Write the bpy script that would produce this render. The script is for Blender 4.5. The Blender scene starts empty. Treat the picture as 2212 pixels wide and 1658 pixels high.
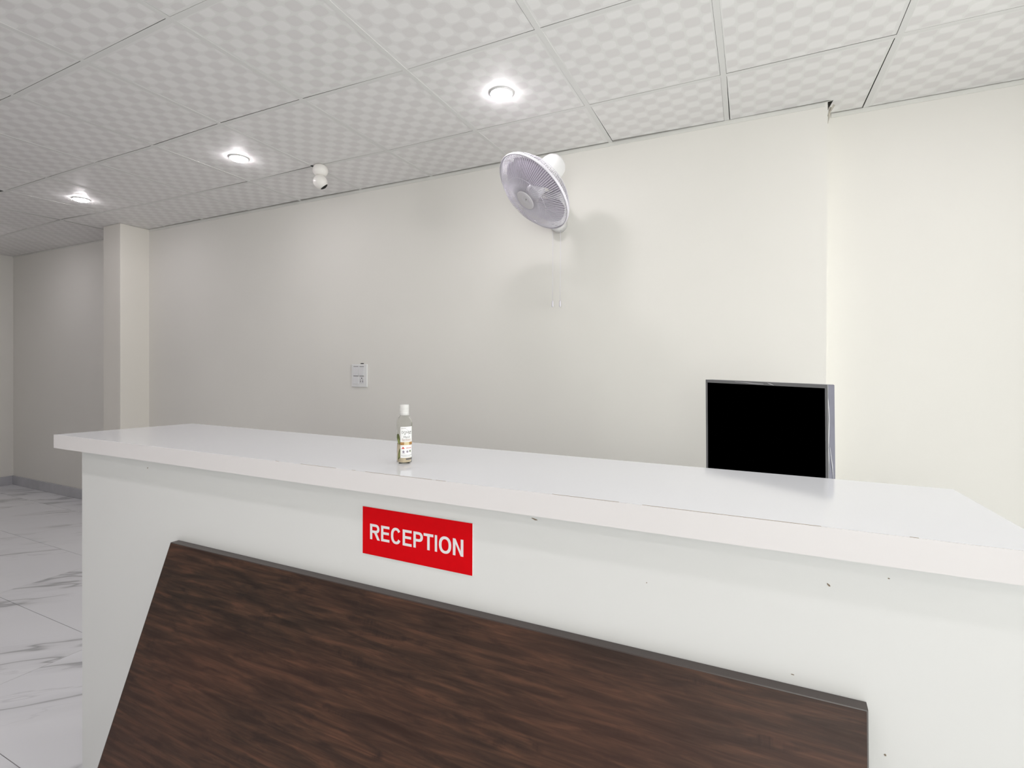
import bpy, bmesh, math, random
from mathutils import Vector, Matrix, noise as mnoise

random.seed(7)
scene = bpy.context.scene
COL = scene.collection
PI = math.pi

# ---------------------------------------------------------------- camera
CAM_H = 1.4189
cam_data = bpy.data.cameras.new('camera')
cam = bpy.data.objects.new('camera', cam_data)
COL.objects.link(cam)
cam_data.sensor_fit = 'HORIZONTAL'
cam_data.sensor_width = 36.0
cam_data.lens = 1092.97 / 2212 * 36.0
cam_data.shift_y = -(829 - 792.425) / 2212
cam_data.clip_start = 0.02
R = (Matrix.Rotation(0.444654, 4, 'Z') @ Matrix.Rotation(PI / 2 - 0.004614, 4, 'X')
     @ Matrix.Rotation(0.003207, 4, 'Z'))
cam.matrix_world = Matrix.Translation((0, 0, CAM_H)) @ R
scene.camera = cam

# ---------------------------------------------------------------- light and exposure
SKY = 5.75            # strength of the daylight outside the shopfront glass
LAMP = 120.0          # emission of every downlight diffuser
vs = scene.view_settings
vs.view_transform = 'Standard'
vs.look = 'None'
vs.gamma = 1.0
vs.use_curve_mapping = False
vs.exposure = 0.0
scene.display_settings.display_device = 'sRGB'

world = bpy.data.worlds.new('daylight')
scene.world = world
world.use_nodes = True
bg = world.node_tree.nodes['Background']
bg.inputs[0].default_value = (1.0, 0.985, 0.955, 1)
bg.inputs[1].default_value = SKY


def portal(name, loc, rot, sx, sy):
    d = bpy.data.lights.new(name, 'AREA')
    d.shape = 'RECTANGLE'
    d.size, d.size_y = sx, sy
    d.cycles.is_portal = True
    o = bpy.data.objects.new(name, d)
    o.location = loc
    o.rotation_euler = rot
    COL.objects.link(o)


# room extents
XL, XR = -7.83, 2.1
YF, YB = -3.2, 2.945          # front (shop side) and deep part of the back wall
YM = 2.803                    # main back wall plane
HC = CAM_H + 1.2463           # ceiling height
HT = HC + 0.30                # slab above the suspended ceiling
WIN_R = (0.05, 2.55, 0.06, 2.50)      # y0 y1 z0 z1 of the glass in the right wall
WIN_F = (-0.1, 2.0, 0.06, 2.50)      # x0 x1 z0 z1 of the glass in the front wall
portal('portal_right', (XR + 0.08, (WIN_R[0] + WIN_R[1]) / 2, (WIN_R[2] + WIN_R[3]) / 2),
       (0, PI / 2, 0), WIN_R[3] - WIN_R[2], WIN_R[1] - WIN_R[0])
portal('portal_front', ((WIN_F[0] + WIN_F[1]) / 2, YF - 0.08, (WIN_F[2] + WIN_F[3]) / 2),
       (PI / 2, 0, 0), WIN_F[1] - WIN_F[0], WIN_F[3] - WIN_F[2])

# ---------------------------------------------------------------- helpers


def lin(*c):
    return tuple(((x / 255.0) / 12.92 if x / 255.0 <= 0.04045 else ((x / 255.0 + 0.055) / 1.055) ** 2.4) for x in c) + (1,)


class MB:
    """collects shapes in world coordinates into one bmesh"""

    def __init__(self):
        self.bm = bmesh.new()

    def box(self, lo, hi, bevel=0.0, seg=2):
        v = []
        for x in (lo[0], hi[0]):
            for y in (lo[1], hi[1]):
                for z in (lo[2], hi[2]):
                    v.append(self.bm.verts.new((x, y, z)))
        fs = [(0, 1, 3, 2), (4, 6, 7, 5), (0, 4, 5, 1), (2, 3, 7, 6), (0, 2, 6, 4), (1, 5, 7, 3)]
        faces = [self.bm.faces.new([v[i] for i in f]) for f in fs]
        if bevel > 0:
            ed = list({e for f in faces for e in f.edges})
            bmesh.ops.bevel(self.bm, geom=ed, offset=bevel, segments=seg, affect='EDGES', profile=0.5)
        return self

    def prism(self, pts, z0, z1, bevel=0.0):
        """polygon in plan, extruded"""
        lo = [self.bm.verts.new((p[0], p[1], z0)) for p in pts]
        hi = [self.bm.verts.new((p[0], p[1], z1)) for p in pts]
        n = len(pts)
        fs = [self.bm.faces.new(lo[::-1]), self.bm.faces.new(hi)]
        for i in range(n):
            fs.append(self.bm.faces.new((lo[i], lo[(i + 1) % n], hi[(i + 1) % n], hi[i])))
        bmesh.ops.recalc_face_normals(self.bm, faces=fs)
        if bevel > 0:
            ed = list({e for f in fs for e in f.edges})
            bmesh.ops.bevel(self.bm, geom=ed, offset=bevel, segments=2, affect='EDGES', profile=0.5)
        return self

    def hexa(self, a, b):
        """two quads (4 points each) joined into a solid"""
        va = [self.bm.verts.new(p) for p in a]
        vb = [self.bm.verts.new(p) for p in b]
        fs = [self.bm.faces.new(va[::-1]), self.bm.faces.new(vb)]
        for i in range(4):
            fs.append(self.bm.faces.new((va[i], va[(i + 1) % 4], vb[(i + 1) % 4], vb[i])))
        bmesh.ops.recalc_face_normals(self.bm, faces=fs)
        return fs

    def lathe(self, prof, origin, axis, seg=32, cap=True, a0=0.0, a1=2 * PI):
        """profile of (s along axis, radius)"""
        ax = Vector(axis).normalized()
        ref = Vector((0, 0, 1)) if abs(ax.z) < 0.95 else Vector((1, 0, 0))
        u = ref.cross(ax).normalized()
        w = ax.cross(u)
        o = Vector(origin)
        full = abs(a1 - a0 - 2 * PI) < 1e-6
        n = seg if full else seg + 1
        rings = []
        for s, r in prof:
            if r < 1e-6:
                rings.append([self.bm.verts.new(o + ax * s)])
            else:
                rings.append([self.bm.verts.new(o + ax * s + (u * math.cos(a0 + (a1 - a0) * k / seg) + w * math.sin(a0 + (a1 - a0) * k / seg)) * r) for k in range(n)])
        fs = []
        for A, B in zip(rings, rings[1:]):
            m = seg
            for k in range(m):
                k2 = (k + 1) % n
                if len(A) == 1 and len(B) == 1:
                    continue
                if len(A) == 1:
                    fs.append(self.bm.faces.new((A[0], B[k], B[k2])))
                elif len(B) == 1:
                    fs.append(self.bm.faces.new((A[k], B[0], A[k2])))
                else:
                    fs.append(self.bm.faces.new((A[k], B[k], B[k2], A[k2])))
        if cap and full:
            for rg in (rings[0], rings[-1]):
                if len(rg) > 2:
                    fs.append(self.bm.faces.new(rg))
        bmesh.ops.recalc_face_normals(self.bm, faces=fs)
        for f in fs:
            f.smooth = True
        return self

    def tube(self, pts, r, seg=6, closed=False):
        pts = [Vector(p) for p in pts]
        n = len(pts)
        rings = []
        prev = None
        for i, p in enumerate(pts):
            if closed:
                t = pts[(i + 1) % n] - pts[i - 1]
            else:
                t = pts[min(i + 1, n - 1)] - pts[max(i - 1, 0)]
            t.normalize()
            if prev is None:
                ref = Vector((0, 0, 1)) if abs(t.z) < 0.9 else Vector((1, 0, 0))
                u = ref.cross(t).normalized()
            else:
                u = (prev - t * prev.dot(t)).normalized()
            prev = u
            w = t.cross(u)
            rr = r[i] if isinstance(r, (list, tuple)) else r
            rings.append([self.bm.verts.new(p + (u * math.cos(2 * PI * k / seg) + w * math.sin(2 * PI * k / seg)) * rr) for k in range(seg)])
        m = n if closed else n - 1
        for i in range(m):
            A, B = rings[i], rings[(i + 1) % n]
            for k in range(seg):
                f = self.bm.faces.new((A[k], A[(k + 1) % seg], B[(k + 1) % seg], B[k]))
                f.smooth = True
        if not closed:
            self.bm.faces.new(rings[0][::-1])
            self.bm.faces.new(rings[-1])
        return self

    def sphere(self, c, r, seg=28, rings=18, zs=1.0):
        res = bmesh.ops.create_uvsphere(self.bm, u_segments=seg, v_segments=rings, radius=r,
                                        matrix=Matrix.Translation(c) @ Matrix.Diagonal((1, 1, zs, 1)))
        for v in res['verts']:
            for f in v.link_faces:
                f.smooth = True
        return self

    def build(self, name, mat, parent=None, shift=None):
        me = bpy.data.meshes.new(name)
        off = root_loc(parent) if shift is None else Vector(shift)
        if off.length > 0:
            bmesh.ops.translate(self.bm, verts=self.bm.verts, vec=-off)
        self.bm.normal_update()
        self.bm.to_mesh(me)
        self.bm.free()
        o = bpy.data.objects.new(name, me)
        COL.objects.link(o)
        if mat:
            me.materials.append(mat)
        if parent:
            o.parent = parent
        elif shift is not None:
            o.location = shift
        return o


def root_loc(p):
    v = Vector((0, 0, 0))
    while p is not None:
        v += Vector(p.location)
        p = p.parent
    return v


def empty(name, loc, label, cat, group=None):
    o = bpy.data.objects.new(name, None)
    o.empty_display_size = 0.1
    COL.objects.link(o)
    o.location = loc
    return tag(o, label, cat, group)


def tag(o, label, cat, group=None):
    o['label'] = label
    o['category'] = cat
    if group:
        o['group'] = group
    return o


def struct(o, label=None):
    o['kind'] = 'structure'
    if label:
        o['label'] = label
    return o


def text_mesh(name, body, size, font_bold=False, extrude=0.0, offset=0.0, res=4):
    """lettering as a mesh in the XY plane, centred"""
    c = bpy.data.curves.new(name, 'FONT')
    c.body = body
    c.size = size
    c.align_x = 'CENTER'
    c.align_y = 'CENTER'
    c.extrude = extrude
    c.offset = offset
    c.resolution_u = res
    t = bpy.data.objects.new(name, c)
    COL.objects.link(t)
    dg = bpy.context.evaluated_depsgraph_get()
    me = bpy.data.meshes.new_from_object(t.evaluated_get(dg))
    bpy.data.objects.remove(t)
    bpy.data.curves.remove(c)
    return me


# ---------------------------------------------------------------- materials


def new_mat(name):
    m = bpy.data.materials.new(name)
    m.use_nodes = True
    nt = m.node_tree
    return m, nt, nt.nodes['Principled BSDF']


def nd(nt, typ, **kw):
    n = nt.nodes.new(typ)
    for k, v in kw.items():
        setattr(n, k, v)
    return n


def math_n(nt, op, a, b=None, clamp=False):
    n = nd(nt, 'ShaderNodeMath', operation=op, use_clamp=clamp)
    for i, x in enumerate((a, b)):
        if x is None:
            continue
        if isinstance(x, (int, float)):
            n.inputs[i].default_value = x
        else:
            nt.links.new(x, n.inputs[i])
    return n.outputs[0]


def ramp(nt, fac, stops):
    n = nd(nt, 'ShaderNodeValToRGB')
    cr = n.color_ramp
    while len(cr.elements) < len(stops):
        cr.elements.new(0.5)
    for e, (p, c) in zip(cr.elements, stops):
        e.position = p
        e.color = c if isinstance(c, tuple) else (c, c, c, 1)
    nt.links.new(fac, n.inputs[0])
    return n.outputs[0]


def mix_c(nt, fac, a, b):
    n = nd(nt, 'ShaderNodeMix', data_type='RGBA')
    for s, x in ((n.inputs[0], fac), (n.inputs[6], a), (n.inputs[7], b)):
        if isinstance(x, (int, float)):
            s.default_value = x
        elif isinstance(x, tuple):
            s.default_value = x
        else:
            nt.links.new(x, s)
    return n.outputs[2]


def noise_n(nt, vec, scale, detail=3, rough=0.5, dist=0.0):
    n = nd(nt, 'ShaderNodeTexNoise')
    n.inputs['Scale'].default_value = scale
    n.inputs['Detail'].default_value = detail
    n.inputs['Roughness'].default_value = rough
    n.inputs['Distortion'].default_value = dist
    if vec is not None:
        nt.links.new(vec, n.inputs['Vector'])
    return n.outputs[0]


def bump(nt, p, h, strength=0.1, dist=0.002):
    b = nd(nt, 'ShaderNodeBump')
    b.inputs['Strength'].default_value = strength
    b.inputs['Distance'].default_value = dist
    nt.links.new(h, b.inputs['Height'])
    nt.links.new(b.outputs[0], p.inputs['Normal'])


def plain(name, col, rough=0.5, spec=0.5, var=0.02, scale=8.0, bmp=0.0, bscale=200, metal=0.0):
    m, nt, p = new_mat(name)
    tc = nd(nt, 'ShaderNodeTexCoord').outputs['Object']
    f = noise_n(nt, tc, scale, 3)
    a = tuple(x * (1 - var) for x in col[:3]) + (1,)
    b = tuple(min(1, x * (1 + var)) for x in col[:3]) + (1,)
    nt.links.new(mix_c(nt, f, a, b), p.inputs['Base Color'])
    p.inputs['Roughness'].default_value = rough
    p.inputs['Specular IOR Level'].default_value = spec
    p.inputs['Metallic'].default_value = metal
    if bmp > 0:
        bump(nt, p, noise_n(nt, tc, bscale, 2), bmp, 0.001)
    return m


M = {}
M['wall'] = plain('cream_wall_paint', (0.795, 0.775, 0.735, 1), 0.62, 0.3, 0.018, 2.2, 0.12, 60)
M['wall_grey'] = plain('pale_grey_wall_paint', (0.74, 0.72, 0.69, 1), 0.62, 0.3, 0.02, 2.0, 0.12, 60)
M['column'] = plain('cream_column_paint', (0.82, 0.79, 0.735, 1), 0.6, 0.3, 0.015, 2.5, 0.1, 60)
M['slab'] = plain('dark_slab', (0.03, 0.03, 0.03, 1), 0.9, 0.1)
M['bar'] = plain('ceiling_bar_enamel', (0.755, 0.75, 0.735, 1), 0.6, 0.25, 0.01)
M['trim'] = plain('wall_angle_enamel', (0.74, 0.735, 0.70, 1), 0.45, 0.4, 0.03, 6)
M['counter'] = plain('white_laminate', (0.755, 0.765, 0.80, 1), 0.09, 0.5, 0.006, 3)
M['counter_edge'] = plain('white_laminate_edge', (0.765, 0.738, 0.735, 1), 0.35, 0.35, 0.008, 3)
M['counter_front'] = plain('greenish_white_laminate', (0.735, 0.735, 0.722, 1), 0.32, 0.4, 0.012, 2.5)
M['seam'] = plain('laminate_seam_dirt', (0.35, 0.29, 0.22, 1), 0.7, 0.2, 0.3, 40)
M['red'] = plain('sign_red', lin(212, 4, 16), 0.6, 0.08, 0.05, 60)
M['sign_white'] = plain('sign_white_lettering', (0.80, 0.77, 0.78, 1), 0.5, 0.3, 0.01)
M['sign_core'] = plain('sign_white_core', (0.82, 0.80, 0.80, 1), 0.4, 0.3, 0.01)
M['fan'] = plain('fan_white_plastic', (0.74, 0.715, 0.78, 1), 0.3, 0.5, 0.01)
M['fan_body'] = plain('fan_body_plastic', (0.71, 0.70, 0.71, 1), 0.3, 0.5, 0.01)
M['blade'] = plain('fan_blade_plastic', (0.66, 0.62, 0.70, 1), 0.3, 0.5, 0.01)
M['badge'] = plain('fan_badge_plastic', (0.72, 0.70, 0.73, 1), 0.25, 0.5, 0.01)
M['dark'] = plain('dark_marks', (0.015, 0.015, 0.015, 1), 0.6, 0.2)
M['grey_print'] = plain('grey_print', (0.16, 0.15, 0.15, 1), 0.6, 0.2)
M['brown_mark'] = plain('brown_scuff', (0.25, 0.20, 0.15, 1), 0.8, 0.1, 0.3, 200)
M['switch'] = plain('switch_white_plastic', (0.80, 0.80, 0.80, 1), 0.35, 0.4, 0.01)
M['switch_mod'] = plain('switch_module_plastic', (0.74, 0.735, 0.75, 1), 0.3, 0.4, 0.01)
M['cam'] = plain('camera_white_plastic', (0.86, 0.83, 0.80, 1), 0.35, 0.5, 0.01)
M['screen'] = plain('switched_off_screen', (0.0, 0.0, 0.0, 1), 0.9, 0.0, 0)
M['bezel'] = plain('grey_bezel', (0.21, 0.21, 0.215, 1), 0.3, 0.4, 0.03)
M['side'] = plain('grey_violet_monitor_side', (0.11, 0.108, 0.145, 1), 0.35, 0.4, 0.12, 30)
M['film'] = plain('crumpled_clear_film', (0.85, 0.85, 0.87, 1), 0.12, 0.6, 0.02)
M['cable'] = plain('white_cable', (0.82, 0.82, 0.82, 1), 0.4, 0.4)
M['torn'] = plain('torn_lining', (0.42, 0.39, 0.34, 1), 0.8, 0.1, 0.3, 60)
M['core'] = plain('raw_tile_edge', (0.09, 0.085, 0.08, 1), 0.9, 0.1, 0.2, 40)  # shade of the ceiling gaps, put as dark colour on the tile sides
M['edge'] = plain('board_edge_band', lin(66, 57, 54), 0.32, 0.5, 0.08, 20)
M['frame'] = plain('aluminium_frame', (0.55, 0.55, 0.56, 1), 0.35, 0.5, 0.02, 5, 0, 1, 0.8)
M['cap'] = plain('translucent_cap', (0.88, 0.87, 0.85, 1), 0.25, 0.5, 0.02)
M['cap'].node_tree.nodes['Principled BSDF'].inputs['Transmission Weight'].default_value = 0.35
M['label'] = plain('white_paper_label', (0.86, 0.86, 0.85, 1), 0.45, 0.3, 0.01)
M['leaf'] = plain('printed_leaf_green', lin(92, 98, 58), 0.45, 0.3, 0.35, 120)
M['leaf2'] = plain('printed_leaf_pale_green', lin(140, 146, 90), 0.45, 0.3, 0.15, 90)
M['gold'] = plain('printed_gold_band', lin(168, 125, 72), 0.45, 0.4, 0.5, 140)
M['gold_pale'] = plain('printed_pale_gold', lin(214, 196, 156), 0.45, 0.4, 0.1, 140)
M['print_red'] = plain('printed_red', lin(200, 60, 45), 0.5, 0.3, 0.05)
M['print_violet'] = plain('printed_violet', lin(120, 100, 135), 0.5, 0.3, 0.05)
M['print_green'] = plain('printed_olive', lin(120, 130, 95), 0.5, 0.3, 0.05)
M['print_brown'] = plain('printed_brown', lin(165, 130, 110), 0.5, 0.3, 0.05)

m, nt, p = new_mat('clear_plastic')
p.inputs['Base Color'].default_value = (0.97, 0.97, 0.95, 1)
p.inputs['Roughness'].default_value = 0.04
p.inputs['IOR'].default_value = 1.14
p.inputs['Transmission Weight'].default_value = 1.0
nt.links.new(mix_c(nt, noise_n(nt, nd(nt, 'ShaderNodeTexCoord').outputs['Object'], 30, 2), (0.97, 0.97, 0.96, 1), (0.93, 0.94, 0.91, 1)), p.inputs['Base Color'])
M['pet'] = m
m, nt, p = new_mat('amber_gel')
nt.links.new(mix_c(nt, noise_n(nt, nd(nt, 'ShaderNodeTexCoord').outputs['Object'], 25, 2), (0.93, 0.79, 0.60, 1), (0.90, 0.74, 0.54, 1)), p.inputs['Base Color'])
p.inputs['Roughness'].default_value = 0.2
p.inputs['Transmission Weight'].default_value = 0.12
p.inputs['IOR'].default_value = 1.2
M['gel'] = m

# window glass: thin pane
m, nt, p = new_mat('window_glass')
nt.nodes.remove(p)
out = nt.nodes['Material Output']
tr = nd(nt, 'ShaderNodeBsdfTransparent')
tr.inputs[0].default_value = (0.95, 0.97, 0.96, 1)
gl = nd(nt, 'ShaderNodeBsdfGlossy')
gl.inputs['Roughness'].default_value = 0.02
fr = nd(nt, 'ShaderNodeFresnel')
fr.inputs[0].default_value = 1.45
mx = nd(nt, 'ShaderNodeMixShader')
nt.links.new(fr.outputs[0], mx.inputs[0])
nt.links.new(tr.outputs[0], mx.inputs[1])
nt.links.new(gl.outputs[0], mx.inputs[2])
nt.links.new(mx.outputs[0], out.inputs[0])
M['glass'] = m

# lamp diffuser
m, nt, p = new_mat('lamp_diffuser')
p.inputs['Base Color'].default_value = (0.9, 0.9, 0.9, 1)
p.inputs['Emission Color'].default_value = (1.0, 0.955, 0.985, 1)
p.inputs['Emission Strength'].default_value = LAMP
M['lamp'] = m

# ceiling tile: printed checker of soft ovals
m, nt, p = new_mat('ceiling_tile_print')
uv = nd(nt, 'ShaderNodeUVMap')
sx = nd(nt, 'ShaderNodeSeparateXYZ')
nt.links.new(uv.outputs[0], sx.inputs[0])
U, V = sx.outputs[0], sx.outputs[1]
PX, PY = 0.0615, 0.0560
a = math_n(nt, 'SINE', math_n(nt, 'MULTIPLY', U, PI / PX))
b = math_n(nt, 'SINE', math_n(nt, 'MULTIPLY', V, PI / PY))
ab = math_n(nt, 'MULTIPLY', a, b)
light = ramp(nt, ab, [(0.14, 0.0), (0.26, 1.0)])
neg = math_n(nt, 'MULTIPLY', ab, -1.0)
darkf = ramp(nt, neg, [(0.08, 0.0), (0.22, 1.0)])
# plain border of every tile
bu = math_n(nt, 'MINIMUM', math_n(nt, 'SUBTRACT', U, 0.018), math_n(nt, 'SUBTRACT', 0.588, U))
bv = math_n(nt, 'MINIMUM', math_n(nt, 'SUBTRACT', V, 0.018), math_n(nt, 'SUBTRACT', 0.588, V))
bd = math_n(nt, 'GREATER_THAN', math_n(nt, 'MINIMUM', bu, bv), 0.0)
light = math_n(nt, 'MULTIPLY', light, bd)
darkf = math_n(nt, 'MULTIPLY', darkf, bd)
oi = nd(nt, 'ShaderNodeObjectInfo').outputs['Random']
base = mix_c(nt, oi, (0.80, 0.785, 0.78, 1), (0.80, 0.797, 0.78, 1))
c1 = mix_c(nt, light, base, (0.855, 0.842, 0.835, 1))
c2 = mix_c(nt, darkf, c1, (0.757, 0.737, 0.733, 1))
nt.links.new(c2, p.inputs['Base Color'])
worm = noise_n(nt, uv.outputs[0], 420, 2, 0.5, 1.5)
nt.links.new(ramp(nt, light, [(0.0, 0.42), (1.0, 0.62)]), p.inputs['Roughness'])
p.inputs['Specular IOR Level'].default_value = 0.35
bump(nt, p, math_n(nt, 'MULTIPLY', worm, light), 0.25, 0.0006)
M['tile'] = m

# marble look floor tile
m, nt, p = new_mat('marble_floor_tile')
tc = nd(nt, 'ShaderNodeTexCoord').outputs['Object']
oi = nd(nt, 'ShaderNodeObjectInfo').outputs['Random']
off = nd(nt, 'ShaderNodeCombineXYZ')
nt.links.new(math_n(nt, 'MULTIPLY', oi, 40.0), off.inputs[2])
vm = nd(nt, 'ShaderNodeVectorMath', operation='ADD')
nt.links.new(tc, vm.inputs[0])
nt.links.new(off.outputs[0], vm.inputs[1])
mp = nd(nt, 'ShaderNodeMapping')
mp.vector_type = 'TEXTURE'
mp.inputs['Rotation'].default_value = (0, 0, 0.76)
mp.inputs['Scale'].default_value = (2.2, 0.42, 1.0)
nt.links.new(vm.outputs[0], mp.inputs[0])
vec = mp.outputs[0]
n1 = noise_n(nt, vec, 1.0, 4, 0.52, 0.25)
v1 = math_n(nt, 'ABSOLUTE', math_n(nt, 'SUBTRACT', n1, 0.5))
thin = ramp(nt, v1, [(0.0, 1.0), (0.014, 0.0)])
soft = ramp(nt, v1, [(0.0, 1.0), (0.07, 0.0)])
msk = ramp(nt, noise_n(nt, vec, 1.3, 2), [(0.41, 0.0), (0.55, 1.0)])
n2 = noise_n(nt, vec, 2.2, 4, 0.55, 0.3)
v2 = ramp(nt, math_n(nt, 'ABSOLUTE', math_n(nt, 'SUBTRACT', n2, 0.5)), [(0.0, 1.0), (0.012, 0.0)])
cloud = noise_n(nt, vec, 1.1, 4)
basec = mix_c(nt, cloud, (0.79, 0.795, 0.83, 1), (0.85, 0.852, 0.88, 1))
c = mix_c(nt, math_n(nt, 'MULTIPLY', math_n(nt, 'MULTIPLY', soft, msk), 0.35), basec, (0.55, 0.55, 0.57, 1))
c = mix_c(nt, math_n(nt, 'MULTIPLY', math_n(nt, 'MULTIPLY', v2, msk), 0.3), c, (0.42, 0.42, 0.44, 1))
c = mix_c(nt, math_n(nt, 'MULTIPLY', math_n(nt, 'MULTIPLY', thin, msk), 0.6), c, (0.22, 0.22, 0.235, 1))
nt.links.new(c, p.inputs['Base Color'])
p.inputs['Roughness'].default_value = 0.22
p.inputs['Specular IOR Level'].default_value = 0.4
M['floor'] = m
M['grout'] = plain('floor_grout', (0.30, 0.29, 0.29, 1), 0.85, 0.2, 0.1, 50)
M['skirting'] = plain('grey_marble_skirting', (0.50, 0.50, 0.53, 1), 0.25, 0.45, 0.2, 6)

# wenge laminate (object space: X along the board, Z across it)
m, nt, p = new_mat('dark_wood_laminate')
tc = nd(nt, 'ShaderNodeTexCoord').outputs['Object']


def mapped(scale, rot=(0, 0, 0)):
    q = nd(nt, 'ShaderNodeMapping')
    q.inputs['Scale'].default_value = scale
    q.inputs['Rotation'].default_value = rot
    nt.links.new(tc, q.inputs[0])
    return q.outputs[0]


fine = noise_n(nt, mapped((5.0, 20, 190)), 1.0, 4, 0.6, 0.3)
mid = noise_n(nt, mapped((5.5, 8, 62)), 1.0, 4, 0.62, 0.6)
blot = noise_n(nt, mapped((9.0, 8, 46)), 1.0, 3, 0.55, 0.5)
cross = noise_n(nt, mapped((170, 10, 16)), 1.0, 3, 0.6)
big = noise_n(nt, mapped((1.2, 1, 3.2)), 1.0, 2)
c = ramp(nt, mid, [(0.30, lin(40, 33, 29)), (0.45, lin(61, 48, 41)), (0.57, lin(80, 59, 48)), (0.74, lin(104, 72, 57))])
c = mix_c(nt, ramp(nt, fine, [(0.35, 0.0), (0.7, 0.55)]), c, lin(42, 33, 30))
c = mix_c(nt, math_n(nt, 'MULTIPLY', ramp(nt, blot, [(0.55, 0.0), (0.68, 1.0)]), ramp(nt, cross, [(0.3, 0.45), (0.65, 0.85)])), c, lin(38, 33, 31))
c = mix_c(nt, ramp(nt, big, [(0.4, 0.0), (0.75, 0.25)]), c, lin(108, 66, 52))
specks = nd(nt, 'ShaderNodeTexVoronoi')
specks.inputs['Scale'].default_value = 11
nt.links.new(mapped((1, 0.01, 1)), specks.inputs['Vector'])
c = mix_c(nt, ramp(nt, specks.outputs['Distance'], [(0.0, 0.7), (0.018, 0.0)]), c, (0.55, 0.5, 0.46, 1))
nt.links.new(c, p.inputs['Base Color'])
nt.links.new(ramp(nt, fine, [(0.2, 0.36), (0.8, 0.46)]), p.inputs['Roughness'])
p.inputs['Specular IOR Level'].default_value = 0.2
bump(nt, p, fine, 0.08, 0.0006)
M['wenge'] = m

# ================================================================ large structure
# ---- floor: concrete bed with marble look tiles
mb = MB()
mb.box((XL - 0.1, YF - 0.1, -0.06), (XR + 0.1, YB + 0.15, -0.002))
floor = struct(mb.build('floor', M['grout']))
TX, TY = 1.2, 0.5745
GX, GY = -2.996, 0.856
ix0 = math.floor((XL - GX) / TX)
ix1 = math.ceil((XR - GX) / TX)
iy0 = math.floor((YF - GY) / TY)
iy1 = math.ceil((YB - GY) / TY)
for ix in range(ix0, ix1):
    for iy in range(iy0, iy1):
        x0, x1 = max(XL, GX + ix * TX + 0.0014), min(XR, GX + (ix + 1) * TX - 0.0014)
        y0, y1 = max(YF, GY + iy * TY + 0.0014), min(YB + 0.02, GY + (iy + 1) * TY - 0.0014)
        if x1 - x0 < 0.01 or y1 - y0 < 0.01:
            continue
        mb = MB()
        mb.box((x0, y0, -0.002), (x1, y1, random.uniform(-0.0003, 0.0)))
        mb.build('floor_tile', M['floor'], floor)

# ---- back wall with its step
mb = MB()
XS = 0.3125
mb.prism([(XL - 0.1, 2.84), (-5.2, 2.84), (-5.2, YM), (XS, YM), (XS, YB), (XR + 0.1, YB), (XR + 0.1, 3.12), (XL - 0.1, 3.12)], -0.05, HT)
wall_back = struct(mb.build('wall_back', M['wall']))
# ---- left wall
mb = MB()
mb.box((XL - 0.15, YF - 0.1, -0.05), (XL, 2.84, HT))
struct(mb.build('wall_left', M['wall']))


def wall_with_opening(name, axis, pos, thick, a0, a1, w, mat):
    """axis 'x': wall plane x = pos, runs along y; axis 'y': runs along x"""
    mb = MB()
    w0, w1, z0, z1 = w
    for (s0, s1, t0, t1) in ((a0, w0, -0.05, HT), (w1, a1, -0.05, HT), (w0, w1, -0.05, z0), (w0, w1, z1, HT)):
        if axis == 'x':
            mb.box((min(pos, pos + thick), s0, t0), (max(pos, pos + thick), s1, t1))
        else:
            mb.box((s0, min(pos, pos + thick), t0), (s1, max(pos, pos + thick), t1))
    return struct(mb.build(name, mat))


wall_with_opening('wall_right', 'x', XR, 0.15, YF - 0.1, YB, WIN_R, M['wall'])
wall_with_opening('wall_front', 'y', YF, -0.15, XL - 0.1, XR + 0.1, WIN_F, M['wall'])


def window(name, axis, pos, w, n):
    w0, w1, z0, z1 = w
    mb = MB()
    fw = 0.05

    def bx(s0, s1, t0, t1, d=0.03):
        if axis == 'x':
            mb.box((pos - d, s0, t0), (pos + d, s1, t1), 0.003, 1)
        else:
            mb.box((s0, pos - d, t0), (s1, pos + d, t1), 0.003, 1)
    bx(w0, w1, z0, z0 + fw)
    bx(w0, w1, z1 - fw, z1)
    for k in range(n + 1):
        c = w0 + (w1 - w0 - fw) * k / n
        bx(c, c + fw, z0 + fw, z1 - fw)
    o = struct(mb.build(name, M['frame']))
    for k in range(n):
        a = w0 + (w1 - w0 - fw) * k / n + fw
        b_ = w0 + (w1 - w0 - fw) * (k + 1) / n
        g = MB()
        if axis == 'x':
            g.box((pos - 0.004, a, z0 + fw), (pos + 0.004, b_, z1 - fw))
        else:
            g.box((a, pos - 0.004, z0 + fw), (b_, pos + 0.004, z1 - fw))
        g.build('pane', M['glass'], o)


window('window_1', 'x', XR + 0.06, WIN_R, 3)
window('window_2', 'y', YF - 0.06, WIN_F, 3)

# ---- pillar standing out of the back wall at the far end
mb = MB()
mb.box((-5.354, 2.565, 0), (-5.083, 2.845, HC), 0.004, 2)
pillar = struct(mb.build('pillar', M['column']), 'square cream pillar standing out of the back wall behind the counter end')

# ---- skirting
mb = MB()
mb.box((XL + 0.012, 2.828, 0), (-5.354, 2.842, 0.1035), 0.002, 1)
struct(mb.build('baseboard_back', M['skirting']))
mb = MB()
mb.box((XL - 0.002, YF, 0), (XL + 0.012, 2.84, 0.1035), 0.002, 1)
struct(mb.build('baseboard_left', M['skirting']))

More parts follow.
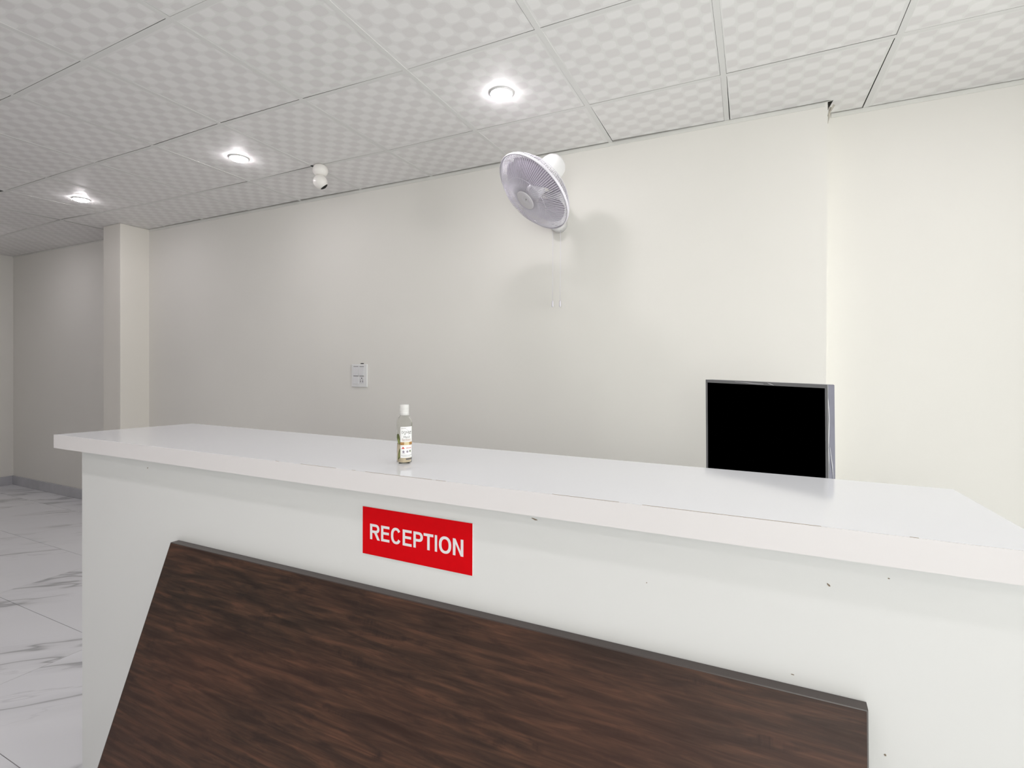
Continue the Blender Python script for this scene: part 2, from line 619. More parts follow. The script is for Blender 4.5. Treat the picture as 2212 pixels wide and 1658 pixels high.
# ---- suspended ceiling: slab, T bars, tiles
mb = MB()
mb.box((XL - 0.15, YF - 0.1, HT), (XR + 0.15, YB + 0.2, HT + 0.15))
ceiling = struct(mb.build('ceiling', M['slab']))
X0, Y0, SX, SY = -0.1235, 2.360, 0.603, 0.612
SEEN = {(1, 0): (0.4936, 2.3577), (0, 0): (-0.121, 2.3636), (-1, 0): (-0.7256, 2.3652), (-2, 0): (-1.3451, 2.3645),
        (-3, 0): (-1.9374, 2.3669), (-5, 0): (-3.118, 2.3644), (-6, 0): (-3.6978, 2.3539), (-7, 0): (-4.2986, 2.3466),
        (-8, 0): (-4.8612, 2.3252), (-9, 0): (-5.4296, 2.2983), (-1, -1): (-0.7287, 1.7532), (-2, -1): (-1.3399, 1.7568),
        (-3, -1): (-1.9279, 1.74), (-4, -1): (-2.5092, 1.733), (-5, -1): (-3.1081, 1.7434), (-6, -1): (-3.7029, 1.7389),
        (-7, -1): (-4.2955, 1.7398), (-8, -1): (-4.8957, 1.7422), (-3, -2): (-1.9118, 1.129), (-4, -2): (-2.5001, 1.135),
        (-5, -2): (-3.1177, 1.1408), (-1, 1): (-0.7269, 2.93), (0, 1): (-0.1269, 2.93), (1, 1): (0.4845, 2.93),
        (-3, 1): (-1.9288, 2.93), (-4, 1): (-2.5354, 2.93), (-5, 1): (-3.129, 2.93), (-7, 1): (-4.3008, 2.90), (-8, 1): (-4.8466, 2.9)}


def node(i, j):
    bx, by = X0 + SX * i, Y0 + SY * j
    if (i, j) in SEEN:
        return SEEN[(i, j)] if j != 1 else (SEEN[(i, j)][0], by)
    wsum = dx = dy = 0.0
    for (a, b_), (px, py) in SEEN.items():
        if b_ == 1:
            continue
        w = 1.0 / ((a - i) ** 2 + (b_ - j) ** 2) ** 1.6
        wsum += w
        dx += w * (px - (X0 + SX * a))
        dy += w * (py - (Y0 + SY * b_))
    wsum += 0.15
    return (bx + dx / wsum, by + dy / wsum)


def wall_y(x):
    return 2.84 if x < -5.2 else (YM if x < XS else YB)


IX0, IX1 = -13, 6
JY0 = -10
HB = 0.0115                   # half width of a bar
NODES = {(i, j): node(i, j) for i in range(IX0, IX1 + 1) for j in range(JY0, 2)}


def lerp(a, b_, t):
    return (a[0] + (b_[0] - a[0]) * t, a[1] + (b_[1] - a[1]) * t)


def clampx(x):
    return min(max(x, XL + 0.004), XR - 0.004)


def clampy(y, x):
    return min(max(y, YF + 0.004), wall_y(x) - 0.0035)


# main bars run towards the back wall
for i in range(IX0, IX1 + 1):
    pts = [NODES[(i, j)] for j in range(JY0, 2)]
    if pts[5][0] < XL + 0.03 or pts[5][0] > XR - 0.03:
        continue
    q = []
    for k, (x, y) in enumerate(pts):
        q.append((x, clampy(y, x)))
    mb = MB()
    for (xa, ya), (xb, yb) in zip(q, q[1:]):
        if yb - ya < 0.01:
            continue
        mb.hexa([(xa - HB, ya, HC), (xa + HB, ya, HC), (xb + HB, yb, HC), (xb - HB, yb, HC)],
                [(xa - HB, ya, HC + 0.0009), (xa + HB, ya, HC + 0.0009), (xb + HB, yb, HC + 0.0009), (xb - HB, yb, HC + 0.0009)])
        mb.hexa([(xa - 0.001, ya, HC + 0.0009), (xa + 0.001, ya, HC + 0.0009), (xb + 0.001, yb, HC + 0.0009), (xb - 0.001, yb, HC + 0.0009)],
                [(xa - 0.001, ya, HC + 0.03), (xa + 0.001, ya, HC + 0.03), (xb + 0.001, yb, HC + 0.03), (xb - 0.001, yb, HC + 0.03)])
    mb.build('main_bar', M['bar'], ceiling)
# cross bars
for j in range(JY0 + 1, 1):
    for i in range(IX0, IX1):
        a, b_ = NODES[(i, j)], NODES[(i + 1, j)]
        if a[1] < YF + 0.03:
            continue
        xa, xb = max(a[0] + HB, XL + 0.004), min(b_[0] - HB, XR - 0.004)
        if xb - xa < 0.03:
            continue
        ta, tb = (xa - a[0]) / (b_[0] - a[0]), (xb - a[0]) / (b_[0] - a[0])
        A, B = lerp(a, b_, ta), lerp(a, b_, tb)
        mb = MB()
        zc = HC + 0.0003
        mb.hexa([(A[0], A[1] - HB, zc), (B[0], B[1] - HB, zc), (B[0], B[1] + HB, zc), (A[0], A[1] + HB, zc)],
                [(A[0], A[1] - HB, HC + 0.0011), (B[0], B[1] - HB, HC + 0.0011), (B[0], B[1] + HB, HC + 0.0011), (A[0], A[1] + HB, HC + 0.0011)])
        mb.hexa([(A[0], A[1] - 0.001, HC + 0.0011), (B[0], B[1] - 0.001, HC + 0.0011), (B[0], B[1] + 0.001, HC + 0.0011), (A[0], A[1] + 0.001, HC + 0.0011)],
                [(A[0], A[1] - 0.001, HC + 0.03), (B[0], B[1] - 0.001, HC + 0.03), (B[0], B[1] + 0.001, HC + 0.03), (A[0], A[1] + 0.001, HC + 0.03)])
        mb.build('cross_bar', M['bar'], ceiling)

# extra wide gaps seen in the photograph: (i, j): (west, east, near, far) at their two ends
GAPS = {(-9, -2): dict(f=(0.0, 0.020)),
        (-10, -1): dict(e=(0.001, 0.014), f=(0.0, 0.004)),
        (-9, -1): dict(f=(0.009, 0.001)),
        (-10, 0): dict(e=(0.012, 0.012)),
        (-5, -1): dict(f=(0.0005, 0.007)),
        (-6, -1): dict(f=(0.001, 0.006)),
        (-4, -1): dict(f=(0.003, 0.001)),
        (-1, 0): dict(f=(0.012, 0.001), w=(0.001, 0.004)),
        (0, 0): dict(f=(0.004, 0.012), e=(0.003, 0.005), w=(0.001, 0.005)),
        (-3, 0): dict(f=(0.003, 0.012)),
        (-4, 0): dict(f=(0.006, 0.004)),
        (-5, 0): dict(f=(0.012, 0.006)),
        (-6, 0): dict(f=(0.003, 0.012)),
        (-2, 0): dict(f=(0.011, 0.005)),
        (-7, 0): dict(f=(0.004, 0.008)),
        (-8, 0): dict(f=(0.003, 0.008)),
        (0, -1): dict(f=(0.003, 0.003), e=(0.002, 0.002)),
        (-5, -2): dict(f=(0.004, 0.003)), (-4, -2): dict(f=(0.004, 0.003)), (-3, -2): dict(f=(0.003, 0.001)),
        (-6, -2): dict(f=(0.002, 0.003))}
RG = random.Random(3)
for j in range(JY0, 1):
    for i in range(IX0, IX1):
        a, b_, c_, d_ = NODES[(i, j)], NODES[(i + 1, j)], NODES[(i + 1, j + 1)], NODES[(i, j + 1)]
        if b_[0] < XL + 0.03 or a[0] > XR - 0.03 or d_[1] < YF + 0.03:
            continue
        g = GAPS.get((i, j), {})
        w_ = g.get('w', (RG.choice((0, 0, 0.0008)), RG.choice((0, 0.0004, 0.0012))))
        e_ = g.get('e', (RG.choice((0, 0.0005)), RG.choice((0.0006, 0.0014, 0.0))))
        n_ = (0.0, 0.0)
        f_ = g.get('f', (RG.uniform(0.0006, 0.0026), RG.uniform(0.0006, 0.0026)))
        P = [(a[0] + HB + w_[0], a[1] + HB + n_[0]), (b_[0] - HB - e_[0], b_[1] + HB + n_[1]),
             (c_[0] - HB - e_[1], c_[1] - HB - f_[1]), (d_[0] + HB + w_[1], d_[1] - HB - f_[0])]
        P = [(clampx(x), max(y, YF + 0.004)) for x, y in P]
        if j == 0:
            f_ = (f_[0] * 1.5 + 0.001, f_[1] * 1.5 + 0.001)
            wy = wall_y((P[2][0] + P[3][0]) / 2)
            far = [(P[2][0], wall_y(P[2][0]) - 0.004 - f_[1]), (P[3][0], wall_y(P[3][0]) - 0.004 - f_[0])]
            if P[3][0] < XS < P[2][0]:
                poly = [P[0], P[1], (P[2][0], YB - 0.010), (XS + 0.006, YB - 0.012), (XS + 0.022, YM - 0.004), (XS, YM - 0.012), (P[3][0], YM - 0.0045)]
            elif P[3][0] < -5.2 < P[2][0]:
                poly = [P[0], P[1], far[0], (-5.2, YM - 0.006), far[1]]
            else:
                poly = [P[0], P[1], far[0], far[1]]
        else:
            poly = P
        mb = MB()
        mb.prism(poly, HC + 0.0009, HC + 0.0050)
        bm = mb.bm
        ul = bm.loops.layers.uv.new('UVMap')
        for f in bm.faces:
            for l in f.loops:
                l[ul].uv = (l.vert.co.x - a[0] - 0.0, l.vert.co.y - a[1])
        ct = mb.build('ceiling_tile', M['tile'], ceiling)
        ct.data.materials.append(M['core'])
        for pl in ct.data.polygons:
            if pl.normal.z > -0.5:
                pl.material_index = 1

# ---- wall angle strips under the ceiling edge
mb = MB()
mb.box((-5.083, YM - 0.0032, HC - 0.021), (XS - 0.012, YM + 0.001, HC + 0.0004), 0.0003, 1)
# loose turned-up end of the strip at the step of the wall
mb.hexa([(XS - 0.012, YM - 0.003, HC - 0.002), (XS - 0.012, YM + 0.0005, HC - 0.002), (XS + 0.020, YM + 0.0005, HC + 0.001), (XS + 0.020, YM - 0.003, HC + 0.001)],
        [(XS - 0.012, YM - 0.003, HC + 0.003), (XS - 0.012, YM + 0.0005, HC + 0.003), (XS + 0.020, YM + 0.0005, HC + 0.004), (XS + 0.020, YM - 0.003, HC + 0.004)])
struct(mb.build('trim_1', M['trim']))
mb = MB()
mb.box((XS + 0.03, YB - 0.0032, HC - 0.021), (XR, YB + 0.001, HC + 0.0004), 0.0003, 1)
struct(mb.build('trim_2', M['trim']))
mb = MB()
mb.box((XL, 2.8365, HC - 0.012), (-5.354, 2.8405, HC + 0.003))
struct(mb.build('trim_3', M['trim']))
# torn flap of the wall lining at the step under the ceiling
mb = MB()
for (x0, x1, zt, zb, yo, col) in ((0.004, 0.016, 0.028, 0.098, 0.002, 0), (0.020, 0.030, 0.018, 0.062, 0.006, 0)):
    mb.hexa([(XS + x0, YM + yo, HC - zt), (XS + x0 + 0.003, YM + yo, HC - zt + 0.004), (XS + 0.001, YM + yo, HC - zb), (XS, YM + yo, HC - zb)],
            [(XS + x1, YM + yo + 0.012, HC - zt), (XS + x1 + 0.002, YM + yo + 0.012, HC - zt + 0.004), (XS + 0.003, YM + yo + 0.012, HC - zb), (XS + 0.002, YM + yo + 0.012, HC - zb)])
struct(mb.build('trim_4', M['torn']))

# ================================================================ objects
# ---- reception counter
K = 0.85
CT = CAM_H - 0.2894 * K
TH = 0.0545 * K
YP = 1.10 * K
counter = empty('reception_counter', (-1.02 * K, 1.30 * K, 0), 'long white laminate reception counter with an overhanging thick top', 'counter')
FL, FR_, BR, BL = [(a * K, b * K) for a, b in ((-2.5651, 1.0546), (0.442, 1.0605), (0.4276, 1.5217), (-2.456, 1.548))]
mb = MB()
mb.prism([(FL[0] + 0.003, FL[1] + 0.003), (FR_[0], FR_[1] + 0.003), BR, (BL[0] + 0.002, BL[1])], CT - TH, CT, 0.0008)
mb.build('countertop', M['counter'], counter)
mb = MB()
mb.prism([FL, FR_, (FR_[0], FR_[1] + 0.0026), (FL[0], FL[1] + 0.0026)], CT - TH, CT - 0.0003)
mb.build('edge_band', M['counter_edge'], counter)
mb = MB()
mb.prism([(FL[0] - 0.0004, FL[1]), (FL[0] + 0.0022, FL[1] + 0.003), (BL[0] + 0.0018, BL[1]), (BL[0] - 0.0006, BL[1])], CT - TH, CT - 0.0003)
mb.build('edge_band', M['counter_edge'], counter)
# dirt caught in the joint of the front band
mb = MB()
RS = random.Random(5)
x = -1.5 * K
while x < 0.34:
    l = RS.uniform(0.01, 0.08)
    if RS.random() < 0.55:
        x2 = min(x + l, 0.37)
        ya = FL[1] + (FR_[1] - FL[1]) * (x - FL[0]) / (FR_[0] - FL[0])
        mb.box((x, ya + 0.0024, CT - 0.001), (x2, ya + 0.0033, CT + 0.00015))
    x += l
sm = mb.build('joint_dirt', M['seam'], counter)
sm['kind'] = 'stuff'
PL, PR = -2.4528 * K, 0.418 * K
mb = MB()
mb.box((PL, YP, 0.0), (PR, YP + 0.018, CT - TH), 0.001, 1)
front = mb.build('front_panel', M['counter_front'], counter)
for (x0, x1) in ((PL, PL + 0.018), (PR - 0.018, PR)):
    mb = MB()
    mb.box((x0, YP + 0.018, 0.0), (x1, 1.50 * K, CT - TH), 0.001, 1)
    mb.build('side_panel', M['counter_front'], counter)
mb = MB()
mb.box((PL + 0.018, YP + 0.018, 0.52), (PR - 0.018, 1.48 * K, 0.538), 0.001, 1)
mb.build('shelf', M['counter'], counter)
# low desk behind the counter that carries the monitor
desk = empty('work_desk', (-0.2, 1.95, 0), 'plain white work desk behind the reception counter, under the monitor', 'desk')
mb = MB()
mb.box((-1.1, 1.42, 0.715), (0.75, 2.32, 0.74), 0.001, 1)
mb.build('desk_top', M['counter'], desk)
for x0 in (-1.08, 0.712):
    mb = MB()
    mb.box((x0, 1.46, 0.0), (x0 + 0.018, 2.28, 0.715), 0.001, 1)
    mb.build('support_panel', M['counter_front'], desk)
# little chips and scuffs on the front panel (x, z, length, height, tilt)
for (x, z, l, h, t) in ((-0.4636, CAM_H - 0.3643, 0.016, 0.0036, -0.22), (0.1286, CAM_H - 0.4070, 0.008, 0.0035, -0.8),
                        (-0.2032, CAM_H - 0.4652, 0.003, 0.002, 0), (0.0708, CAM_H - 0.5888, 0.007, 0.0018, -0.1),
                        (0.2162, CAM_H - 0.6942, 0.004, 0.004, -0.5), (0.2199, CAM_H - 0.3780, 0.003, 0.0022, 0),
                        (-2.0037, CAM_H - 0.3825, 0.006, 0.004, 0.5)):
    x, z, l, h = x * K, CAM_H + (z - CAM_H) * K, l * K, h * K
    mb = MB()
    pts = []
    for k in range(9):
        an = 2 * PI * k / 9
        rr = RS.uniform(0.7, 1.15)
        px, pz = math.cos(an) * l / 2 * rr, math.sin(an) * h / 2 * rr
        pts.append((x + px * math.cos(t) - pz * math.sin(t), z + px * math.sin(t) + pz * math.cos(t)))
    vs0 = [mb.bm.verts.new((q[0], YP + 0.001, q[1])) for q in pts]
    vs1 = [mb.bm.verts.new((q[0], YP - 0.0004, q[1])) for q in pts]
    mb.bm.faces.new(vs1)
    for k in range(9):
        mb.bm.faces.new((vs0[k], vs0[(k + 1) % 9], vs1[(k + 1) % 9], vs1[k]))
    mb.build('chip_mark', M['brown_mark'], counter)

# ---- reception sign
sx0, sx1, sz0, sz1 = -0.9834 * K, -0.6306 * K, CAM_H - 0.5275 * K, CAM_H - 0.3966 * K
sign = empty('reception_sign', ((sx0 + sx1) / 2, YP, sz0), 'red sign with white word RECEPTION on the counter front', 'sign')
mb = MB()
mb.box((sx0 - 0.0002, YP - 0.0025, sz0 - 0.0005), (sx1 + 0.0005, YP, sz1), 0.0003, 1)
mb.build('backing', M['sign_core'], sign)
mb = MB()
mb.box((sx0, YP - 0.0030, sz0), (sx1, YP - 0.0025, sz1))
mb.build('face', M['red'], sign)


def ring_strip(cx, cy, rx, ry, wx, wy, a0, a1, n=22, pw=2.25):
    """flat band between two ellipses, as quads"""
    q = []
    for k in range(n):
        for_a = [a0 + (a1 - a0) * (k + d) / n for d in (0, 1)]
        c4 = []
        for t, (ax, ay) in ((for_a[0], (rx, ry)), (for_a[1], (rx, ry)), (for_a[1], (rx - wx, ry - wy)), (for_a[0], (rx - wx, ry - wy))):
            c, s_ = math.cos(t), math.sin(t)
            c4.append((cx + ax * math.copysign(abs(c) ** (2 / pw), c), cy + ay * math.copysign(abs(s_) ** (2 / pw), s_)))
        q.append(c4)
    return q


def rect(x0, y0, x1, y1):
    return [(x0, y0), (x1, y0), (x1, y1), (x0, y1)]


def glyph(ch, w, h):
    t, b = 0.0067, 0.0060          # upright and level stroke
    if ch == 'E':
        return [rect(0, 0, t, h), rect(t, 0, w, b), rect(t, h - b, w, h), rect(t, h * 0.53 - b / 2, w * 0.94, h * 0.53 + b / 2)]
    if ch == 'T':
        return [rect(0, h - b, w, h), rect(w / 2 - t / 2, 0, w / 2 + t / 2, h - b)]
    if ch == 'I':
        return [rect(0, 0, w, h)]
    if ch == 'N':
        return [rect(0, 0, t, h), rect(w - t, 0, w, h), [(t, h), (t - 0.0002, h - 0.0105), (w - t, 0), (w - t + 0.0002, 0.0105)]]
    if ch == 'O':
        return ring_strip(w / 2, h / 2, w / 2, h / 2 + 0.0006, t * 1.02, b, 0, 2 * PI, 36)
    if ch == 'C':
        q = ring_strip(w * 0.51, h / 2, w * 0.51, h / 2 + 0.0006, t * 1.02, b, 0.60, 2 * PI - 0.52, 34)
        return q
    if ch in 'PR':
        m0 = h * 0.40 if ch == 'P' else h * 0.43
        ry = (h - m0) / 2
        cxr = w * 0.55
        q = [rect(0, 0, t, h), rect(t, h - b, cxr, h), rect(t, m0, cxr, m0 + b)]
        wr = w if ch == 'P' else w * 0.95
        q += ring_strip(cxr, m0 + ry, wr - cxr, ry, t, b, -PI / 2, PI / 2, 14)
        if ch == 'R':
            q.append([(w * 0.42, m0 - 0.00001), (w * 0.42 + 0.0082, m0 - 0.00001), (w, 0), (w - 0.0078, 0)])
        return q


mb = MB()
LZ0, LZ1 = CAM_H - 0.4116, CAM_H - 0.3752
for ch, x0, x1 in (('R', -0.8133, -0.7839), ('E', -0.7805, -0.7561), ('C', -0.7518, -0.7237), ('E', -0.7184, -0.6934), ('P', -0.6886, -0.6627),
                   ('T', -0.6608, -0.6348), ('I', -0.6310, -0.6248), ('O', -0.6202, -0.5884), ('N', -0.5844, -0.5579)):
    for poly in glyph(ch, x1 - x0, LZ1 - LZ0):
        mb.bm.faces.new([mb.bm.verts.new((x0 + px, YP - 0.0032, LZ0 + pz)) for px, pz in poly])
for f in mb.bm.faces:
    f.normal_update()
    if f.normal.y > 0:
        f.normal_flip()
mb.build('lettering', M['sign_white'], sign)

# ---- dark laminate board leaning on the counter
BT = Vector((1.0, 0.0, 0.0062)).normalized()
BS = Vector((-0.0391, -0.3026, -0.9523))
BS = (BS - BT * BS.dot(BT)).normalized()
BN = BT.cross(BS)
if BN.y > 0:
    BN = -BN
TLb = Vector((-1.8181 * K, 1.099 * K, CAM_H - 0.6196 * K))
BL_ = 2.0057 * K
BTK = 0.0219
side_l = Vector((-0.0391, -0.3026, -0.9523)).normalized()
ll = (TLb.z - 0.0) / -side_l.z
lr = ((TLb + BT * BL_).z) / -side_l.z
c_tl, c_tr = TLb, TLb + BT * BL_
c_bl, c_br = c_tl + side_l * ll, c_tr + side_l * lr
c_bl.z = c_br.z = 0.0
lift = BN * BTK
ltop = Vector((-0.0012, -0.0228, 0.0004))     # the top edge is cut slightly out of square
low = max(0.0, -(min((c_bl + lift).z, c_bl.z)))
board = empty('laminate_board', (c_bl + c_br) / 2, 'dark brown wood laminate board leaning against the white counter front', 'board')
# the panel is built in its own frame so the grain follows the board
frame = Matrix((BT, -BN, -BS)).transposed()     # columns: along, back, up
inv = frame.inverted()
org = board.location.copy()
board.rotation_mode = 'QUATERNION'
board.rotation_quaternion = frame.to_quaternion()


def board_local(p):
    return inv @ (Vector(p) - org)


def board_part(name, pts_back, pts_front, mat, bev=0.0):
    mb = MB()
    fs = mb.hexa([board_local(p) for p in pts_back], [board_local(p) for p in pts_front])
    if bev:
        bmesh.ops.bevel(mb.bm, geom=list(mb.bm.edges), offset=bev, segments=2, affect='EDGES', profile=0.5)
    ob = mb.build(name, mat, None)
    ob.parent = board
    return ob


e = 0.002
quad = [c_tl, c_tr, c_br, c_bl]
inner = [c_tl + side_l * e + BT * e, c_tr + side_l * e - BT * e, c_br - BT * e, c_bl + BT * e]
def fr(q, top):
    return [p + (ltop if k in top else lift) for k, p in enumerate(q)]


board_part('panel', inner, fr(inner, (0, 1)), M['wenge'], 0.0005)
top = [c_tl, c_tr, c_tr + side_l * e, c_tl + side_l * e]
board_part('edge_band', top, [q + ltop * 0.985 for q in top], M['edge'])
for s, (u_, v_) in enumerate(((c_tl, c_bl), (c_tr, c_br))):
    dx = BT * e * (1 if s == 0 else -1)
    q4 = [u_ + side_l * e, u_ + side_l * e + dx, v_ + dx, v_]
    f4 = [p + (ltop if k < 2 else lift) * 0.985 for k, p in enumerate(q4)]
    board_part('edge_band', q4, f4, M['edge'])

# ---- hand sanitiser bottle
BX, BY = -0.9245 * K, 1.2060 * K
bot = empty('sanitizer_bottle', (BX, BY, CT), 'clear hand sanitizer bottle with white label standing on the countertop', 'bottle')
RB = 0.0222
mb = MB()
mb.lathe([(0.0006, 0.0), (0.0006, RB * 0.80), (0.0000, RB * 0.84), (0.0015, RB * 0.93), (0.006, RB), (0.118, RB), (0.124, RB * 0.97), (0.131, RB * 0.84),
          (0.137, RB * 0.66), (0.1395, RB * 0.52), (0.1440, RB * 0.50), (0.1440, RB * 0.44), (0.1390, RB * 0.46), (0.1355, RB * 0.60), (0.130, RB * 0.78), (0.123, RB * 0.92), (0.117, RB * 0.955),
          (0.007, RB * 0.955), (0.004, RB * 0.88), (0.0035, 0.0)], (BX, BY, CT), (0, 0, 1), 40, cap=False)
mb.build('bottle_body', M['pet'], bot)
mb = MB()
mb.lathe([(0.0040, 0.0), (0.0042, RB * 0.86), (0.0075, RB * 0.93), (0.058, RB * 0.93), (0.059, 0.0)], (BX, BY, CT), (0, 0, 1), 36, cap=False)
mb.build('gel', M['gel'], bot)
mb = MB()
prof = [(0.1405, 0.0), (0.1405, 0.0128), (0.1410, 0.0134), (0.150, 0.0134), (0.1506, 0.0130), (0.1516, 0.0130), (0.1522, 0.0134), (0.156, 0.0134), (0.1566, 0.0131),
        (0.1572, 0.0134), (0.1690, 0.0134), (0.1712, 0.0126), (0.1720, 0.0)]
mb.lathe(prof, (BX, BY, CT), (0, 0, 1), 36, cap=False)
mb.build('cap', M['cap'], bot)
view_az = math.atan2(-BY, -BX)               # direction from the bottle to the viewer


def on_bottle(th, z, r):
    """th measured to the right as the viewer sees it"""
    a_ = view_az + th
    return (BX + r * math.cos(a_), BY + r * math.sin(a_), CT + z)


def wrap_patch(name, pts, z_r, mat, parent, seg=14):
    """outline in (angle, z), wrapped on the bottle as a thin film"""
    mb = MB()
    ths = [q[0] for q in pts]
    vo = [mb.bm.verts.new(on_bottle(t, z, z_r)) for t, z in pts]
    mb.bm.faces.new(vo)
    bmesh.ops.triangulate(mb.bm, faces=mb.bm.faces[:])
    bmesh.ops.subdivide_edges(mb.bm, edges=mb.bm.edges[:], cuts=3, use_grid_fill=True)
    for v in mb.bm.verts:
        dx, dy = v.co.x - BX, v.co.y - BY
        l_ = math.hypot(dx, dy)
        v.co.x = BX + dx / l_ * z_r
        v.co.y = BY + dy / l_ * z_r
    for f in mb.bm.faces:
        f.smooth = True
    return mb.build(name, mat, parent)


def wrap_rect(name, t0, t1, z0, z1, r, mat, parent, n=16, skew=0.0):
    mb = MB()
    a_ = [mb.bm.verts.new(on_bottle(t0 + (t1 - t0) * k / n, z0, r)) for k in range(n + 1)]
    b2 = [mb.bm.verts.new(on_bottle(t0 + (t1 - t0) * k / n, z1, r)) for k in range(n + 1)]
    for k in range(n):
        f = mb.bm.faces.new((a_[k], a_[k + 1], b2[k + 1], b2[k]))
        f.smooth = True
    return mb.build(name, mat, parent)


def wrap_text(body, size, tc_, zc, r, mat, parent, width=None, name='lettering', off=0.0):
    me = text_mesh(name, body, size, offset=off, res=3)
    xs = [v.co.x for v in me.vertices]
    cx = (max(xs) + min(xs)) / 2
    kx = (width / (max(xs) - min(xs))) if width else 1.0
    for v in me.vertices:
        v.co = Vector(on_bottle(tc_ + (v.co.x - cx) * kx / RB, zc + v.co.y, r)) - Vector((BX, BY, CT))
    me.materials.clear()
    me.materials.append(mat)
    o = bpy.data.objects.new(name, me)
    COL.objects.link(o)
    o.parent = parent
    return o


L0, L1 = -0.52, 1.26
lc = (L0 + L1) / 2
R1, R2 = RB + 0.0003, RB + 0.0006
lab = wrap_rect('paper_label', L0, L1, 0.0185, 0.1085, R1, M['label'], bot, 20)
wrap_rect('gold_band', L0, L0 + 0.5, 0.0555, 0.0640, R2, M['gold'], lab, 6)
wrap_rect('gold_band', L0 + 0.5, L1 - 0.6, 0.0555, 0.0640, R2, M['gold_pale'], lab, 6)
wrap_rect('gold_band', L1 - 0.6, L1, 0.0555, 0.0640, R2, M['gold'], lab, 6)
wrap_text('DONUM', 0.0105, lc - 0.02, 0.0920, R2, M['grey_print'], lab, 0.0300)
wrap_text('Hand', 0.0098, lc - 0.05, 0.0787, R2, M['grey_print'], lab, 0.0175)
wrap_text('Sanitizer', 0.0094, lc - 0.05, 0.0712, R2, M['print_brown'], lab, 0.0275)
wrap_rect('print_line', L0 + 0.12, L0 + 0.75, 0.1035, 0.1043, R2, M['grey_print'], lab, 4)
wrap_rect('print_line', lc + 0.25, L1 - 0.12, 0.0872, 0.0880, R2, M['grey_print'], lab, 4)
wrap_rect('print_line', L0 + 0.3, L1 - 0.25, 0.0663, 0.0669, R2, M['print_brown'], lab, 8)
# arc and leaf emblem over the name
mb = MB()
arc = []
for k in range(9):
    t = 0.35 + k * 0.25
    arc.append(on_bottle(lc - 0.35 + 0.62 * math.sin(t), 0.0905 + 0.0108 * math.cos(t), R2))
mb.tube(arc, 0.00022, 4)
mb.build('emblem', M['grey_print'], lab)
wrap_patch('emblem', [(lc - 0.42, 0.0860), (lc - 0.32, 0.0868), (lc - 0.18, 0.0892), (lc - 0.24, 0.0866), (lc - 0.32, 0.0852)], R2, M['dark'], lab)
# red drop emblem with its line of text
wrap_patch('emblem', [(L0 + 0.12, 0.0452), (L0 + 0.45, 0.0448), (L0 + 0.60, 0.0458), (L0 + 0.46, 0.0472), (L0 + 0.40, 0.0505), (L0 + 0.34, 0.0510), (L0 + 0.28, 0.0475)], R2, M['print_red'], lab)
for t0, t1 in ((-0.14, 0.14), (0.18, 0.30), (0.34, 0.62)):
    wrap_rect('print_line', lc + t0, lc + t1, 0.0460, 0.0475, R2, M['print_red'], lab, 3)
for t, z, mt in ((L0 + 0.42, 0.0365, 'print_violet'), (lc + 0.02, 0.0365, 'print_violet'), (L1 - 0.46, 0.0375, 'print_green')):
    mb = MB()
    mb.tube([on_bottle(t + 0.105 * math.cos(2 * PI * k / 12), z + 0.0028 * math.sin(2 * PI * k / 12), R2) for k in range(12)], 0.0005, 4, True)
    mb.tube([on_bottle(t - 0.06, z - 0.001, R2), on_bottle(t, z + 0.001, R2), on_bottle(t + 0.06, z - 0.001, R2)], 0.0006, 4)
    mb.build('badge', M[mt], lab)
wrap_rect('print_line', L0 + 0.25, L0 + 0.62, 0.0312, 0.0319, R2, M['print_violet'], lab, 4)
wrap_rect('print_line', L0 + 0.12, L1 - 0.12, 0.0256, 0.0263, R2, M['grey_print'], lab, 8)
wrap_rect('print_line', L0 + 0.3, L1 - 0.4, 0.0222, 0.0227, R2, M['grey_print'], lab, 8)
# printed leaves left of the label, strip under it
wrap_patch('leaf_print', [(-0.56, 0.0585), (-0.56, 0.073), (-0.64, 0.081), (-0.80, 0.0875), (-1.0, 0.0880), (-1.2, 0.084), (-1.3, 0.076), (-1.10, 0.070), (-0.90, 0.0600), (-0.74, 0.0580)], R1, M['leaf'], bot)
wrap_patch('leaf_print', [(-0.66, 0.0585), (-0.64, 0.068), (-0.9, 0.076), (-1.0, 0.070), (-0.86, 0.0590)], R2, M['leaf2'], bot)
wrap_patch('leaf_print', [(-0.56, 0.0480), (-0.56, 0.0200), (-0.66, 0.0165), (-0.80, 0.0135), (-0.88, 0.0080), (-0.92, 0.0180), (-0.88, 0.0270), (-0.74, 0.0400)], R1, M['leaf'], bot)
wrap_patch('leaf_print', [(-0.58, 0.0380), (-0.58, 0.0220), (-0.80, 0.0175), (-0.82, 0.0245), (-0.70, 0.0320)], R2, M['leaf2'], bot)
wrap_rect('dark_strip', 0.22, 1.25, 0.0125, 0.0165, R1, M['grey_print'], bot, 8)
wrap_rect('leaf_print', 1.28, 1.48, 0.094, 0.120, R1, M['leaf'], bot, 4)

bot.scale = (K, K, K)

# ---- wall fan
FC = Vector((-0.9895, 2.3185, CAM_H + 0.8560))
FN = Vector((-0.4600, -0.5270, -0.7150)).normalized()
FR = 0.215
fan = empty('wall_fan', (-1.010, YM, CAM_H + 0.77), 'white caged wall fan tilted down with two pull cords', 'fan')
ref = Vector((0, 0, 1))
FU = ref.cross(FN).normalized()
FV = FN.cross(FU)


def fp(s, r, a_):
    return FC + FN * s + (FU * math.cos(a_) + FV * math.sin(a_)) * r


# rim band
mb = MB()
mb.lathe([(-0.007, FR - 0.002), (-0.007, FR + 0.001), (-0.005, FR + 0.0028), (0.005, FR + 0.0028), (0.007, FR + 0.001), (0.007, FR - 0.002), (-0.007, FR - 0.002)], FC, FN, 96, cap=False)
mb.build('rim', M['fan'], fan)
